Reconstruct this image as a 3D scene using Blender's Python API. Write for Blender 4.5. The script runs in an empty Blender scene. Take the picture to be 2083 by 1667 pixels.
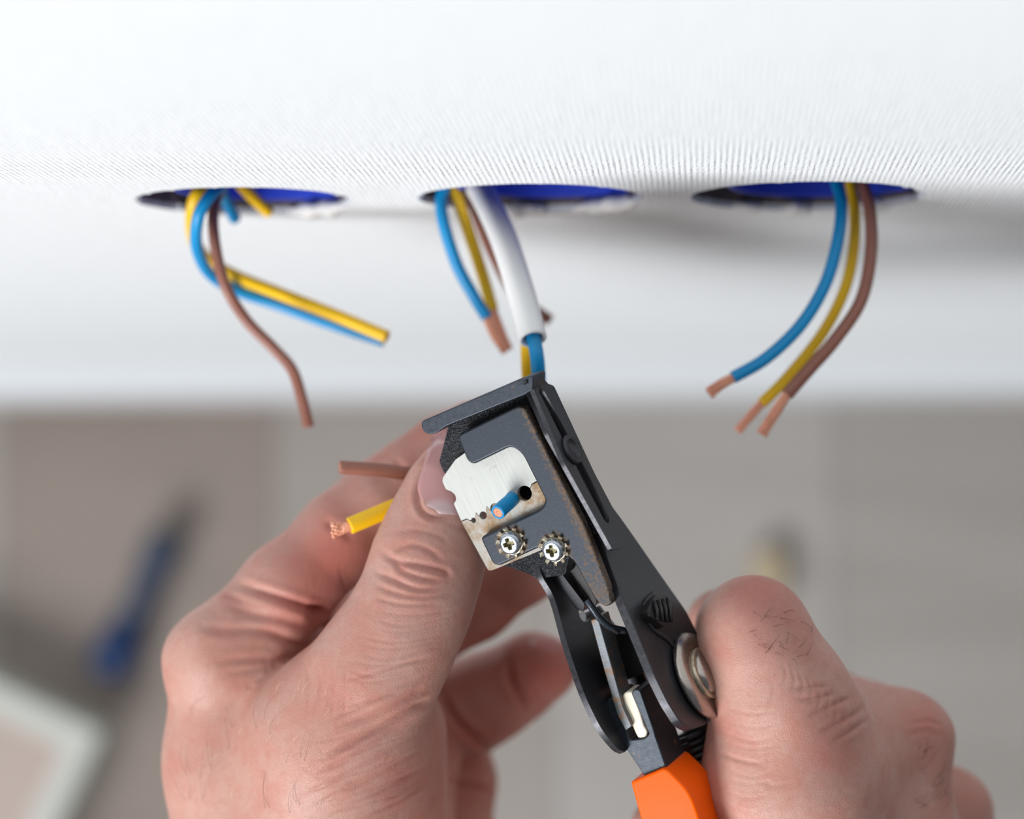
import bpy, bmesh, math, random
import numpy as np
from mathutils import Vector, Matrix, noise as mnoise

random.seed(7); np.random.seed(7)
sc = bpy.context.scene

# ------------------------------------------------------------------ camera
W, H = 2083, 1667
F = 6075.0                      # focal length in pixels (105 mm on a 36 mm wide sensor)
CX, CY = W / 2, H / 2
D0 = 0.69                       # focus distance (m)
nad = np.array([1430 - CX, -(1150 - CY), -F]); nad /= np.linalg.norm(nad)   # straight down, seen from the camera
Zc = -nad
Xc = np.array([1.0, 0.006, 0.0]); Xc[2] = -(nad[0] * Xc[0] + nad[1] * Xc[1]) / nad[2]
Xc /= np.linalg.norm(Xc)
Yc = np.cross(Zc, Xc)
M = np.stack([Xc, Yc, Zc], axis=1)     # camera-from-world
MI = M.T                               # world-from-camera


def ray(px, py):
    return MI @ np.array([(px - CX) / F, -(py - CY) / F, -1.0])


HOLE_D = 0.746
wm = ray(1077, 404)
cam_y = -HOLE_D * wm[1]
rf = ray(1041, 751)
cam_z = -(-cam_y / rf[1]) * rf[2]
CAM = np.array([0.0, cam_y, cam_z])


def P(px, py, h=0.0):                  # h: mm towards the camera from the plane of focus
    return CAM + ray(px, py) * (D0 - h / 1000.0)


def PF(px, py, z):                     # pixel -> point at height z
    r = ray(px, py)
    return CAM + r * ((z - CAM[2]) / r[2])


def PW(px, py, y=0.0):                 # pixel -> point on the wall plane
    r = ray(px, py)
    return CAM + r * ((y - CAM[1]) / r[1])


cam = bpy.data.cameras.new('camera')
cam.sensor_width = 36.0; cam.sensor_fit = 'HORIZONTAL'
cam.lens = F / W * 36.0
cam.clip_start = 0.01; cam.clip_end = 50
cam.dof.use_dof = True; cam.dof.focus_distance = D0 - 0.001; cam.dof.aperture_fstop = 5.6
camo = bpy.data.objects.new('camera', cam)
sc.collection.objects.link(camo)
mw = np.eye(4); mw[:3, :3] = MI; mw[:3, 3] = CAM
camo.matrix_world = Matrix(mw.tolist())
sc.camera = camo

# ------------------------------------------------------------------ light
wd = bpy.data.worlds.new('world'); sc.world = wd; wd.use_nodes = True
bg = wd.node_tree.nodes['Background']
bg.inputs[0].default_value = (0.80, 0.90, 1.0, 1); bg.inputs[1].default_value = 0.17


def area(name, loc, target, sx, sy, power, col):
    l = bpy.data.lights.new(name, 'AREA'); l.shape = 'RECTANGLE'; l.size = sx; l.size_y = sy
    l.energy = power; l.color = col
    o = bpy.data.objects.new(name, l); sc.collection.objects.link(o)
    o.location = loc
    o.rotation_euler = (Vector(target) - Vector(loc)).to_track_quat('-Z', 'Y').to_euler()
    return o


area('window_daylight', (-1.12, -1.58, 1.58), (0, 0, 0.80), 0.95, 0.95, 59, (0.975, 0.985, 1.0))
sc.view_settings.view_transform = 'Standard'; sc.view_settings.look = 'None'
sc.view_settings.gamma = 1.0; sc.view_settings.use_curve_mapping = False
sc.view_settings.exposure = 0.0


# ------------------------------------------------------------------ materials
def srgb(r, g, b):
    f = lambda c: (c / 255 / 12.92) if c / 255 <= 0.04045 else ((c / 255 + 0.055) / 1.055) ** 2.4
    return (f(r), f(g), f(b), 1.0)


class Mat:
    def __init__(s, name):
        s.m = bpy.data.materials.new(name); s.m.use_nodes = True
        s.t = s.m.node_tree; s.b = s.t.nodes['Principled BSDF']

    def n(s, kind, **kw):
        nd = s.t.nodes.new(kind)
        for k, v in kw.items():
            if k.startswith('i_'):
                nd.inputs[k[2:].replace('_', ' ')].default_value = v
            else:
                setattr(nd, k, v)
        return nd

    def l(s, a, b):
        s.t.links.new(a, b)

    def set(s, **kw):
        for k, v in kw.items():
            s.b.inputs[k.replace('_', ' ')].default_value = v
        return s

    def coord(s):
        return s.n('ShaderNodeTexCoord').outputs['Object']

    def noise(s, scale, detail=3, rough=0.5, vec=None):
        nd = s.n('ShaderNodeTexNoise', i_Scale=scale, i_Detail=detail, i_Roughness=rough)
        s.l(vec if vec is not None else s.coord(), nd.inputs['Vector'])
        return nd.outputs['Fac']

    def ramp(s, fac, stops):
        nd = s.n('ShaderNodeValToRGB'); e = nd.color_ramp.elements
        while len(e) < len(stops):
            e.new(0.5)
        for el, (p, c) in zip(e, stops):
            el.position = p; el.color = c
        s.l(fac, nd.inputs[0]); return nd.outputs[0]

    def mix(s, fac, a, b):
        nd = s.n('ShaderNodeMix', data_type='RGBA')
        for sock, v in ((nd.inputs[0], fac), (nd.inputs[6], a), (nd.inputs[7], b)):
            if isinstance(v, (tuple, float, int)):
                sock.default_value = v
            else:
                s.l(v, sock)
        return nd.outputs[2]

    def math(s, op, a, b=None):
        nd = s.n('ShaderNodeMath', operation=op)
        for sock, v in ((nd.inputs[0], a), (nd.inputs[1], b)):
            if v is None:
                continue
            if isinstance(v, (float, int)):
                sock.default_value = v
            else:
                s.l(v, sock)
        return nd.outputs[0]

    def bump(s, height, strength=0.3, dist=0.0005):
        nd = s.n('ShaderNodeBump'); nd.inputs['Strength'].default_value = strength
        nd.inputs['Distance'].default_value = dist
        s.l(height, nd.inputs['Height']); s.l(nd.outputs[0], s.b.inputs['Normal'])

    def col(s, c):
        s.l(c, s.b.inputs['Base Color']); return s


K0, K1 = (0, 0, 0, 1), (1, 1, 1, 1)


def m_plain(name, c, rough=0.5, metal=0.0, **kw):
    a = Mat(name).set(Base_Color=c, Roughness=rough, Metallic=metal, **kw); return a.m


def m_wall():
    a = Mat('woven_wallpaper')
    sp = a.n('ShaderNodeSeparateXYZ'); geo = a.n('ShaderNodeNewGeometry')
    nz = a.n('ShaderNodeTexNoise', i_Scale=60.0, i_Detail=2.0); a.l(geo.outputs['Position'], nz.inputs['Vector'])
    a.l(geo.outputs['Position'], sp.inputs[0])
    wob = a.math('MULTIPLY', nz.outputs['Fac'], 1.3)
    sx = a.math('SINE', a.math('ADD', a.math('MULTIPLY', sp.outputs[0], 2 * math.pi / 0.00135), wob))
    sz = a.math('SINE', a.math('ADD', a.math('MULTIPLY', sp.outputs[2], 2 * math.pi / 0.0022), wob))
    n2 = a.n('ShaderNodeTexNoise', i_Scale=900.0, i_Detail=2.0)
    mp = a.n('ShaderNodeMapping'); mp.inputs['Scale'].default_value = (1, 1, 0.25)
    a.l(geo.outputs['Position'], mp.inputs[0]); a.l(mp.outputs[0], n2.inputs['Vector'])
    mt = a.n('ShaderNodeMapping'); mt.inputs['Scale'].default_value = (1050, 1, 60); a.l(geo.outputs['Position'], mt.inputs[0])
    n3 = a.noise(1.0, 2, 0.5, mt.outputs[0])
    mu = a.n('ShaderNodeMapping'); mu.inputs['Scale'].default_value = (110, 1, 640); a.l(geo.outputs['Position'], mu.inputs[0])
    n4 = a.noise(1.0, 2, 0.5, mu.outputs[0])
    weave = a.math('ADD', a.math('MULTIPLY', a.math('ADD', sx, a.math('MULTIPLY', sx, sz)), 0.26), a.math('MULTIPLY', a.math('ADD', n3, n4), 0.9))
    hgt = a.math('ADD', weave, a.math('MULTIPLY', n2.outputs['Fac'], 0.9))
    a.bump(hgt, 1.0, 0.00030)
    a.set(Base_Color=(0.855, 0.88, 0.895, 1), Roughness=0.7)
    return a.m


def m_floor(dark=srgb(60, 54, 50), light=srgb(70, 64, 60)):
    a = Mat('laminate_floor'); geo = a.n('ShaderNodeNewGeometry')
    mp = a.n('ShaderNodeMapping'); mp.inputs['Scale'].default_value = (1.5, 9, 1)
    a.l(geo.outputs['Position'], mp.inputs[0])
    nz = a.noise(3.0, 4, 0.6, mp.outputs[0])
    a.col(a.ramp(nz, [(0.3, dark), (0.7, light)]))
    a.set(Roughness=0.45)
    return a.m


def m_steel(name, base, rough, metal, rust=0.0, grain=0.0, rust_thr=0.62, rust_scale=260):
    a = Mat(name)
    co = a.coord()
    nz = a.noise(900, 3, 0.6, co); big = a.noise(rust_scale, 5, 0.65, co)
    c = a.mix(nz, tuple(v * 0.75 for v in base[:3]) + (1,), tuple(min(1, v * 1.25) for v in base[:3]) + (1,))
    met = a.ramp(big, [(rust_thr, (metal,) * 3 + (1,)), (rust_thr + 0.1, (metal * 0.3,) * 3 + (1,))])
    if rust > 0:
        fac = a.ramp(big, [(rust_thr, K0), (rust_thr + 0.12, (rust,) * 3 + (1,))])
        rc = a.mix(nz, srgb(96, 62, 38), srgb(164, 118, 72))
        c = a.mix(fac, c, rc)
        a.l(met, a.b.inputs['Metallic'])
    else:
        a.set(Metallic=metal)
    a.col(c)
    r = a.ramp(nz, [(0.3, (rough * 0.8,) * 3 + (1,)), (0.7, (min(1, rough * 1.2),) * 3 + (1,))])
    a.l(r, a.b.inputs['Roughness'])
    if grain > 0:
        g = a.n('ShaderNodeTexVoronoi', i_Scale=2600.0); a.l(co, g.inputs['Vector'])
        a.bump(g.outputs['Distance'], grain, 0.0003)
    else:
        a.bump(a.noise(2200, 2, 0.5, co), 0.08, 0.0002)
    return a.m


def m_brushed(name, base, rust, thr, edir):
    a = Mat(name); co = a.coord()
    # brush lines run along edir: rotate coordinates so that lines are thin across
    dt = a.n('ShaderNodeVectorMath', operation='DOT_PRODUCT'); a.l(co, dt.inputs[0]); dt.inputs[1].default_value = edir
    cmb = a.n('ShaderNodeCombineXYZ'); a.l(a.math('MULTIPLY', dt.outputs['Value'], 3500.0), cmb.inputs[0])
    cb2 = a.n('ShaderNodeVectorMath', operation='MULTIPLY_ADD'); a.l(co, cb2.inputs[0])
    cb2.inputs[1].default_value = (120, 120, 120); a.l(cmb.outputs[0], cb2.inputs[2])
    ln = a.n('ShaderNodeTexNoise', i_Scale=1.0, i_Detail=3.0); a.l(cb2.outputs[0], ln.inputs['Vector'])
    big = a.noise(150, 6, 0.7, co); sp = a.noise(1600, 2, 0.5, co)
    c = a.mix(ln.outputs['Fac'], tuple(v * 0.78 for v in base[:3]) + (1,), tuple(min(1, v * 1.15) for v in base[:3]) + (1,))
    if rust > 0:
        fac = a.ramp(big, [(thr, K0), (thr + 0.16, (rust,) * 3 + (1,))])
        c = a.mix(fac, c, a.mix(sp, srgb(104, 78, 48), srgb(160, 128, 88)))
    a.col(c); a.set(Metallic=0.3, Roughness=0.52)
    a.bump(ln.outputs['Fac'], 0.12, 0.0002)
    return a.m


def m_skin():
    a = Mat('skin')
    at = a.n('ShaderNodeAttribute', attribute_name='tone')
    geo = a.n('ShaderNodeNewGeometry'); pos = geo.outputs['Position']
    n1 = a.noise(110, 4, 0.6, pos); n2 = a.noise(700, 3, 0.6, pos)
    c = a.mix(a.ramp(n1, [(0.42, K0), (0.62, (0.35, 0.35, 0.35, 1))]), at.outputs['Color'], srgb(186, 110, 94))
    c = a.mix(a.ramp(n2, [(0.45, K0), (0.75, (0.16, 0.16, 0.16, 1))]), c, srgb(150, 84, 70))
    a.col(c)
    v = a.n('ShaderNodeTexVoronoi', i_Scale=1250.0, feature='DISTANCE_TO_EDGE')
    w = a.n('ShaderNodeTexNoise', i_Scale=300.0, i_Detail=2.0); a.l(pos, w.inputs['Vector'])
    vm = a.n('ShaderNodeVectorMath', operation='MULTIPLY_ADD'); a.l(w.outputs['Color'], vm.inputs[0])
    vm.inputs[1].default_value = (0.0012,) * 3; a.l(pos, vm.inputs[2]); a.l(vm.outputs[0], v.inputs['Vector'])
    hgt = a.math('ADD', a.math('MINIMUM', a.math('MULTIPLY', v.outputs['Distance'], 5.0), 0.8),
                 a.math('MULTIPLY', a.noise(2600, 2, 0.6, pos), 0.9))
    a.bump(hgt, 0.30, 0.00014)
    a.set(Roughness=0.48)
    a.b.inputs['Subsurface Weight'].default_value = 0.16
    a.b.inputs['Subsurface Radius'].default_value = (1.0, 0.32, 0.18)
    a.b.inputs['Subsurface Scale'].default_value = 0.004
    a.b.inputs['Specular IOR Level'].default_value = 0.35
    return a.m


def m_wire(name, c, c2=None):
    a = Mat(name); nz = a.noise(180, 3)
    a.col(a.mix(nz, c, c2 or tuple(v * 0.82 for v in c[:3]) + (1,))); a.set(Roughness=0.42)
    return a.m


MT = {}
MT['wall'] = m_wall()
MT['floor'] = m_floor()
MT['base'] = m_plain('white_gloss_paint', (0.66, 0.68, 0.70, 1), 0.4)
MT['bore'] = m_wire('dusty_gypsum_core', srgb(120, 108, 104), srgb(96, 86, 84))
MT['plaster'] = m_plain('plaster', (0.83, 0.82, 0.80, 1), 0.9)
MT['box'] = m_wire('blue_box_plastic', srgb(52, 78, 206), srgb(60, 86, 220))
MT['blue'] = m_wire('blue_insulation', srgb(0, 148, 210), srgb(0, 138, 198))
MT['yellow'] = m_wire('yellow_insulation', srgb(250, 200, 8), srgb(238, 186, 0))
MT['brown'] = m_wire('brown_insulation', srgb(150, 98, 82), srgb(138, 88, 72))
MT['white'] = m_wire('white_sheath', srgb(240, 240, 238), srgb(232, 232, 230))
MT['copper'] = m_steel('copper', srgb(244, 168, 138), 0.38, 0.30)
MT['skin'] = m_skin()


# ------------------------------------------------------------------ scene helpers
def link(o):
    sc.collection.objects.link(o); return o


def empty(name, loc):
    o = bpy.data.objects.new(name, None); o.empty_display_size = 0.01; o.location = [float(v) for v in loc]
    return link(o)


def tag(o, label=None, cat=None, group=None, kind=None):
    if label: o['label'] = label
    if cat: o['category'] = cat
    if group: o['group'] = group
    if kind: o['kind'] = kind
    return o


def origin_of(parent):
    loc = np.zeros(3)
    while parent is not None:
        loc = loc + np.array(parent.location); parent = parent.parent
    return loc


def mesh_obj(name, verts, faces, mat, parent=None, smooth=False, bevel=0.0, segs=3, angle=35):
    verts = np.asarray(verts, float)
    if parent is None:
        org = np.array([(verts[:, 0].min() + verts[:, 0].max()) / 2, (verts[:, 1].min() + verts[:, 1].max()) / 2, verts[:, 2].min()])
    else:
        org = origin_of(parent)
    me = bpy.data.meshes.new(name)
    me.from_pydata((verts - org).tolist(), [], [tuple(int(i) for i in f) for f in faces])
    me.update(); me.validate()
    o = bpy.data.objects.new(name, me); link(o)
    if parent is None:
        o.location = org
    else:
        o.parent = parent
    if mat is not None:
        me.materials.append(mat)
    if smooth:
        me.polygons.foreach_set('use_smooth', [True] * len(me.polygons))
    if bevel > 0:
        b = o.modifiers.new('bevel', 'BEVEL'); b.width = bevel; b.segments = segs
        b.limit_method = 'ANGLE'; b.angle_limit = math.radians(angle); b.harden_normals = True
        me.polygons.foreach_set('use_smooth', [True] * len(me.polygons))
    return o


def bm_arrays(bm):
    bm.verts.index_update()
    v = [tuple(x.co) for x in bm.verts]; f = [[y.index for y in x.verts] for x in bm.faces]
    bm.free(); return v, f


def prism(front, vec, holes=()):
    """front: list of 3D points; vec: extrusion; returns verts, faces"""
    bm = bmesh.new()
    loops = []
    for lp in [front] + list(holes):
        loops.append([bm.verts.new([float(c) * 1000 for c in p]) for p in lp])
    if holes:
        ed = []
        for lp in loops:
            for i in range(len(lp)):
                ed.append(bm.edges.new((lp[i], lp[(i + 1) % len(lp)])))
        bmesh.ops.triangle_fill(bm, use_beauty=True, edges=ed)
    else:
        bm.faces.new(loops[0])
    fs = bm.faces[:]
    r = bmesh.ops.extrude_face_region(bm, geom=fs)
    nv = [g for g in r['geom'] if isinstance(g, bmesh.types.BMVert)]
    bmesh.ops.translate(bm, vec=[float(c) * 1000 for c in vec], verts=nv)
    # keep a closed solid: region extrude deletes nothing, so the first faces stay as the other cap
    bmesh.ops.recalc_face_normals(bm, faces=bm.faces[:])
    v, f = bm_arrays(bm)
    return np.array(v) / 1000.0, f


def rnd(pts, r=6.0, n=4):
    """round the corners of a pixel polygon; a third number overrides the radius"""
    out = []
    m = len(pts)
    for i in range(m):
        p = np.array(pts[i][:2], float); a = np.array(pts[i - 1][:2], float); b = np.array(pts[(i + 1) % m][:2], float)
        rr = pts[i][2] if len(pts[i]) > 2 else r
        da, db = a - p, b - p
        la, lb = np.linalg.norm(da), np.linalg.norm(db)
        t = min(rr, la * 0.45, lb * 0.45)
        if t < 0.3:
            out.append(tuple(p)); continue
        s, e = p + da / la * t, p + db / lb * t
        for k in range(n + 1):
            u = k / n
            q = (1 - u) ** 2 * s + 2 * u * (1 - u) * p + u * u * e
            out.append(tuple(q))
    return out


def catmull(pts, per=10):
    pts = [np.array(p, float) for p in pts]
    if len(pts) < 3:
        return [pts[0] + (pts[1] - pts[0]) * t for t in np.linspace(0, 1, per + 1)]
    ext = [2 * pts[0] - pts[1]] + pts + [2 * pts[-1] - pts[-2]]
    out = []
    for i in range(1, len(ext) - 2):
        p0, p1, p2, p3 = ext[i - 1:i + 3]
        for k in range(per):
            t = k / per
            out.append(0.5 * (2 * p1 + (p2 - p0) * t + (2 * p0 - 5 * p1 + 4 * p2 - p3) * t * t + (3 * p1 - p0 - 3 * p2 + p3) * t ** 3))
    out.append(pts[-1]); return out


def frames(path):
    path = [np.asarray(p, float) for p in path]
    fr = []; up = None
    for i, p in enumerate(path):
        t = path[min(i + 1, len(path) - 1)] - path[max(i - 1, 0)]; t = t / (np.linalg.norm(t) + 1e-12)
        if up is None:
            up = np.array([0, 0, 1.0]) if abs(t[2]) < 0.9 else np.array([1.0, 0, 0])
        u = up - t * np.dot(up, t); u /= np.linalg.norm(u); up = u
        fr.append((p, t, u, np.cross(t, u)))
    return fr


def tube(path, rad, seg=16, cap=True):
    fr = frames(path); n = len(fr)
    rad = np.full(n, rad) if np.isscalar(rad) else np.interp(np.linspace(0, 1, n), np.linspace(0, 1, len(rad)), rad)
    v = []; f = []
    for (p, t, u, w), r in zip(fr, rad):
        for k in range(seg):
            a = 2 * math.pi * k / seg
            v.append(p + r * (math.cos(a) * u + math.sin(a) * w))
    for i in range(n - 1):
        for k in range(seg):
            a = i * seg + k; b = i * seg + (k + 1) % seg
            f.append((a, b, b + seg, a + seg))
    if cap:
        f.append(tuple(range(seg))[::-1]); f.append(tuple((n - 1) * seg + k for k in range(seg)))
    return v, f


def merge(parts):
    V, Fc = [], []
    for v, f in parts:
        o = len(V); V.extend([np.asarray(x, float) for x in v]); Fc.extend([tuple(i + o for i in q) for q in f])
    return V, Fc


def axis_frame(ax):
    ax = np.asarray(ax, float); ax = ax / np.linalg.norm(ax)
    t = np.array([1.0, 0, 0]) if abs(ax[0]) < 0.8 else np.array([0, 1.0, 0])
    u = np.cross(ax, t); u /= np.linalg.norm(u); return ax, u, np.cross(ax, u)


def lathe(c, ax, prof, seg=40, cap0=True, cap1=True):
    """prof: list of (radius, distance along the axis)"""
    ax, u, w = axis_frame(ax); v = []; f = []
    for r, h in prof:
        for k in range(seg):
            a = 2 * math.pi * k / seg
            v.append(np.asarray(c) + ax * h + r * (math.cos(a) * u + math.sin(a) * w))
    n = len(prof)
    for i in range(n - 1):
        for k in range(seg):
            a = i * seg + k; b = i * seg + (k + 1) % seg
            f.append((a, b, b + seg, a + seg))
    if cap0: f.append(tuple(range(seg))[::-1])
    if cap1: f.append(tuple((n - 1) * seg + k for k in range(seg)))
    return v, f


# ------------------------------------------------------------------ the wall with its three socket holes
HR = []
for (xl, xr, yc) in ((275, 718, 409), (850, 1306, 403), (1404, 1880, 400)):
    c = PW((xl + xr) / 2, yc); a = PW(xl, yc); b = PW(xr, yc)
    HR.append((c, abs(b[0] - a[0]) / 2))


def hole_loop(c, R, seed, n=220, y=0.0, amp=1.0, nib=True):
    out = []
    for k in range(n):
        a = 2 * math.pi * k / n
        q = Vector((math.cos(a) * 5 + seed, math.sin(a) * 5, seed * 0.7))
        q2 = Vector((math.cos(a) * 26 + seed, math.sin(a) * 26, 3.1))
        r = R + amp * (0.00028 * mnoise.noise(q) + 0.00030 * mnoise.noise(q2))
        if nib:
            e = mnoise.noise(Vector((math.cos(a) * 11, math.sin(a) * 11, seed)))
            if e > 0.34:
                r -= min(0.0012, 0.006 * (e - 0.34))
        out.append(np.array([c[0] + r * math.cos(a), y, c[2] + r * math.sin(a)]))
    return out


WX0, WX1, WZ1 = -0.9, 0.9, 2.5
loops = [hole_loop(c, R, 3.7 * i + 1.3) for i, (c, R) in enumerate(HR)]
wv, wf = prism([np.array([WX0, 0, 0]), np.array([WX1, 0, 0]), np.array([WX1, 0, WZ1]), np.array([WX0, 0, WZ1])],
               np.array([0, 0.0016, 0]), loops)
wall = tag(mesh_obj('wall_back', wv, wf, MT['wall']), kind='structure')
# plaster behind the paper, with a slightly ragged bore
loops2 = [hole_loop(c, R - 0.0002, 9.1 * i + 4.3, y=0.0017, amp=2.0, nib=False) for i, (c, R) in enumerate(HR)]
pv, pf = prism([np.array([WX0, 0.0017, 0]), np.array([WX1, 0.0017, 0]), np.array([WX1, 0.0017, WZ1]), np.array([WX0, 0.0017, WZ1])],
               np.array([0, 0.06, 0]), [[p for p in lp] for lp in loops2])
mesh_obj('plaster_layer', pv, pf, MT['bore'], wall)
# torn paper and plaster crumbs on the lower lips
for i, (c, R) in enumerate(HR):
    rs = random.Random(11 + i)
    segs = {0: [(-1.30, -0.55), (-2.3, -1.9)], 1: [(-1.25, -0.35), (-1.9, -1.45)], 2: [(-2.25, -1.95), (-1.75, -1.5), (-1.3, -0.75)]}[i]
    parts = []
    for a0, a1 in segs:
        m = 26; ring = []
        prof_n = 7
        vs = []
        for k in range(m):
            a = a0 + (a1 - a0) * k / (m - 1); env = math.sin(math.pi * k / (m - 1)) ** 0.5
            hgt = env * (0.0030 + 0.0030 * (0.5 + mnoise.noise(Vector((a * 9, i * 3.3, 0)))))
            out = env * (0.0020 + 0.0022 * (0.5 + mnoise.noise(Vector((a * 7, i * 5.3, 4)))))
            for j in range(prof_n):
                th = math.pi * j / (prof_n - 1)
                rr = R + 0.0012 - hgt * math.sin(th) * 1.0
                yy = 0.0006 - (0.0006 + out * 0.55) * math.cos(th)
                vs.append(np.array([c[0] + rr * math.cos(a), yy, c[2] + rr * math.sin(a)]))
        fs = [(k * prof_n + j, k * prof_n + j + 1, (k + 1) * prof_n + j + 1, (k + 1) * prof_n + j) for k in range(m - 1) for j in range(prof_n - 1)]
        fs += [tuple(range(prof_n)), tuple((m - 1) * prof_n + j for j in range(prof_n))[::-1]]
        fs += [(k * prof_n, (k + 1) * prof_n, (k + 1) * prof_n + prof_n - 1, k * prof_n + prof_n - 1) for k in range(m - 1)]
        mesh_obj('plaster_lump', vs, fs, MT['plaster'], wall, smooth=True)

# blue mounting boxes in the holes
for i, (c, R) in enumerate(HR):
    r0 = R - 0.0046
    v, f = lathe([c[0] + 0.0046, 0.0030, c[2] - 0.0012], (0, 1, 0), [(r0 - 0.0012, 0.043), (r0 - 0.0012, 0.0), (r0, 0.0), (r0, 0.0445), (0.002, 0.0445), (0.002, 0.043)], 72, False, False)
    f += [tuple(k for k in range(72))[::-1]]
    o = mesh_obj('mounting_box', v, f, MT['box'], None, smooth=False, bevel=0.0002, segs=1)
    tag(o, ['blue plastic mounting box inside the leftmost wall hole', 'blue plastic mounting box inside the middle wall hole with the white cable',
            'blue plastic mounting box inside the rightmost wall hole'][i], 'socket box', 'mounting boxes in the wall holes')

# baseboard and floor
prof = [(0.0, 0.0), (-0.0155, 0.0), (-0.0155, 0.048), (-0.0135, 0.055), (-0.009, 0.059), (0.0, 0.060)]
v = [np.array([x, y, z]) for x in (WX0, WX1) for (y, z) in prof]
n = len(prof)
f = [(k, (k + 1) % n, n + (k + 1) % n, n + k) for k in range(n)] + [tuple(range(n))[::-1], tuple(range(n, 2 * n))]
tag(mesh_obj('baseboard_back', v, f, MT['base']), kind='structure')
v, f = prism([np.array([-1.6, 0.02, -0.008]), np.array([1.6, 0.02, -0.008]), np.array([1.6, -2.6, -0.008]), np.array([-1.6, -2.6, -0.008])], np.array([0, 0, -0.02]))
floor = tag(mesh_obj('floor', v, f, MT['floor']), kind='structure')
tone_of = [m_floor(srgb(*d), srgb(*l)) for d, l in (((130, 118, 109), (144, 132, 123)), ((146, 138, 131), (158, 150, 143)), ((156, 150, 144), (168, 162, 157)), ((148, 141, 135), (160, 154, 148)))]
order = [1, 3, 0, 1, 0, 2, 1, 1, 0, 1, 2, 3, 0, 1, 3, 2, 1, 0, 2, 3, 1, 0, 3, 2]  # tones picked by position: darkest plank at left, lightest mid-view, slightly darker right
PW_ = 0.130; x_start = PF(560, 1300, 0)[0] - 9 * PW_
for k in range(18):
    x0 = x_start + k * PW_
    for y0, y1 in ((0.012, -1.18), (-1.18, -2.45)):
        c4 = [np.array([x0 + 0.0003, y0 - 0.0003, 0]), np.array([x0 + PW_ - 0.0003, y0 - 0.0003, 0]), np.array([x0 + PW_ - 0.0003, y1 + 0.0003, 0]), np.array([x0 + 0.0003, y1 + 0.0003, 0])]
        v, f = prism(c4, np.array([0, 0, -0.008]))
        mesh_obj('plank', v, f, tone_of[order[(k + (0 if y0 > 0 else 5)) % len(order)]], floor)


# ------------------------------------------------------------------ loose wires
def strands(path, r, n=7, sr=None, twist=1.2, flare=0.0, seed=0):
    fr = frames(path); L = len(fr); parts = []
    rs = random.Random(seed); sr = sr or r * 0.36
    for k in range(n):
        a0 = 2 * math.pi * k / max(1, n - 1); rr = 0 if k == n - 1 else r - sr
        pts = []
        for i, (p, t, u, w) in enumerate(fr):
            s = i / (L - 1); a = a0 + twist * s
            q = rr * (1 + flare * s * s) + (rs.uniform(-1, 1) * flare * r * 0.3 * s)
            pts.append(p + q * (math.cos(a) * u + math.sin(a) * w))
        parts.append(tube(pts, sr, 7))
    return merge(parts)


def wire_parts(parent, path, split, r, mat, seed=0, flare=0.12, cr=0.62, n=7):
    """insulation over path[:split], bare copper from just inside it to the end; split None: cut flush, copper face showing"""
    tot = len(path)
    ins = path[:split] if split else path
    # insulation as a tube with a bore at its end
    fr = frames(ins); L = len(ins)
    v, f = tube(ins, r, 18, cap=False)
    (p, t, u, w) = fr[-1]
    b = len(v)
    for rr, dd in ((r * 0.93, 0.0002), (cr * r, 0.0002), (cr * r, -0.0025)):
        for k in range(18):
            a = 2 * math.pi * k / 18
            v.append(p + t * dd + rr * (math.cos(a) * u + math.sin(a) * w))
    last = (L - 1) * 18
    for lo, hi in ((last, b), (b, b + 18), (b + 18, b + 36)):
        for k in range(18):
            f.append((lo + k, lo + (k + 1) % 18, hi + (k + 1) % 18, hi + k))
    f.append(tuple(range(18))[::-1])
    mesh_obj('insulation', v, f, mat, parent, smooth=True)
    if split:
        cp = [path[split - 1] - (path[split - 1] - path[split - 2]) * 1.0] + list(path[split - 1:])
    else:
        cp = [p - t * 0.004, p - t * 0.002, p + t * 0.0001]
    vv, ff = strands(cp, cr * r * 0.98, n, None, 1.3, flare if split else 0, seed)
    tag(mesh_obj('copper_core', vv, ff, MT['copper'], parent, smooth=True), label='bare twisted copper strands')


def wire(label, pts, r, matn, bare=None, group='wires hanging from the wall holes', flare=0.12, seed=0, per=12):
    """pts: (px,py,h); bare: extra points for the stripped copper"""
    pp = [P(*p) for p in pts]
    if bare:
        allp = catmull(pp + [P(*b) for b in bare], per); split = (len(pp) - 1) * per + 1
    else:
        allp = catmull(pp, per); split = None
    root = empty('wire', allp[0])
    tag(root, label, 'wire', group)
    wire_parts(root, allp, split, r, MT[matn], seed, flare, 0.82 if bare else 0.62)
    return root


R0 = 0.00155
# left hole
wire('yellow wire looping out of the leftmost hole with its end pointing right',
     [(420, 378, -60), (398, 400, -58), (390, 440, -62), (396, 490, -72), (425, 530, -80), (480, 562, -80), (570, 598, -72), (690, 645, -66), (786, 685, -62)], 0.00165, 'yellow', seed=1)
wire('blue wire looping out of the leftmost hole beneath the yellow wire',
     [(455, 376, -54), (430, 396, -50), (404, 440, -50), (400, 500, -58), (425, 555, -70), (480, 590, -78), (570, 622, -80), (690, 665, -76), (780, 694, -74)], R0, 'blue', seed=2)
wire('brown wire hanging from the leftmost hole with a kinked tip',
     [(448, 385, -62), (434, 430, -58), (438, 500, -54), (458, 580, -54), (500, 650, -58), (556, 708, -60), (594, 752, -60), (614, 810, -60), (628, 868, -60)], 0.00142, 'brown', seed=3)
wire('short dark blue wire stub inside the leftmost hole', [(440, 370, -62), (458, 405, -72), (478, 446, -78)], R0, 'blue', seed=4)
wire('short yellow wire stub inside the leftmost hole', [(485, 372, -62), (515, 402, -68), (547, 432, -72)], R0, 'yellow', seed=5)
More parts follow.
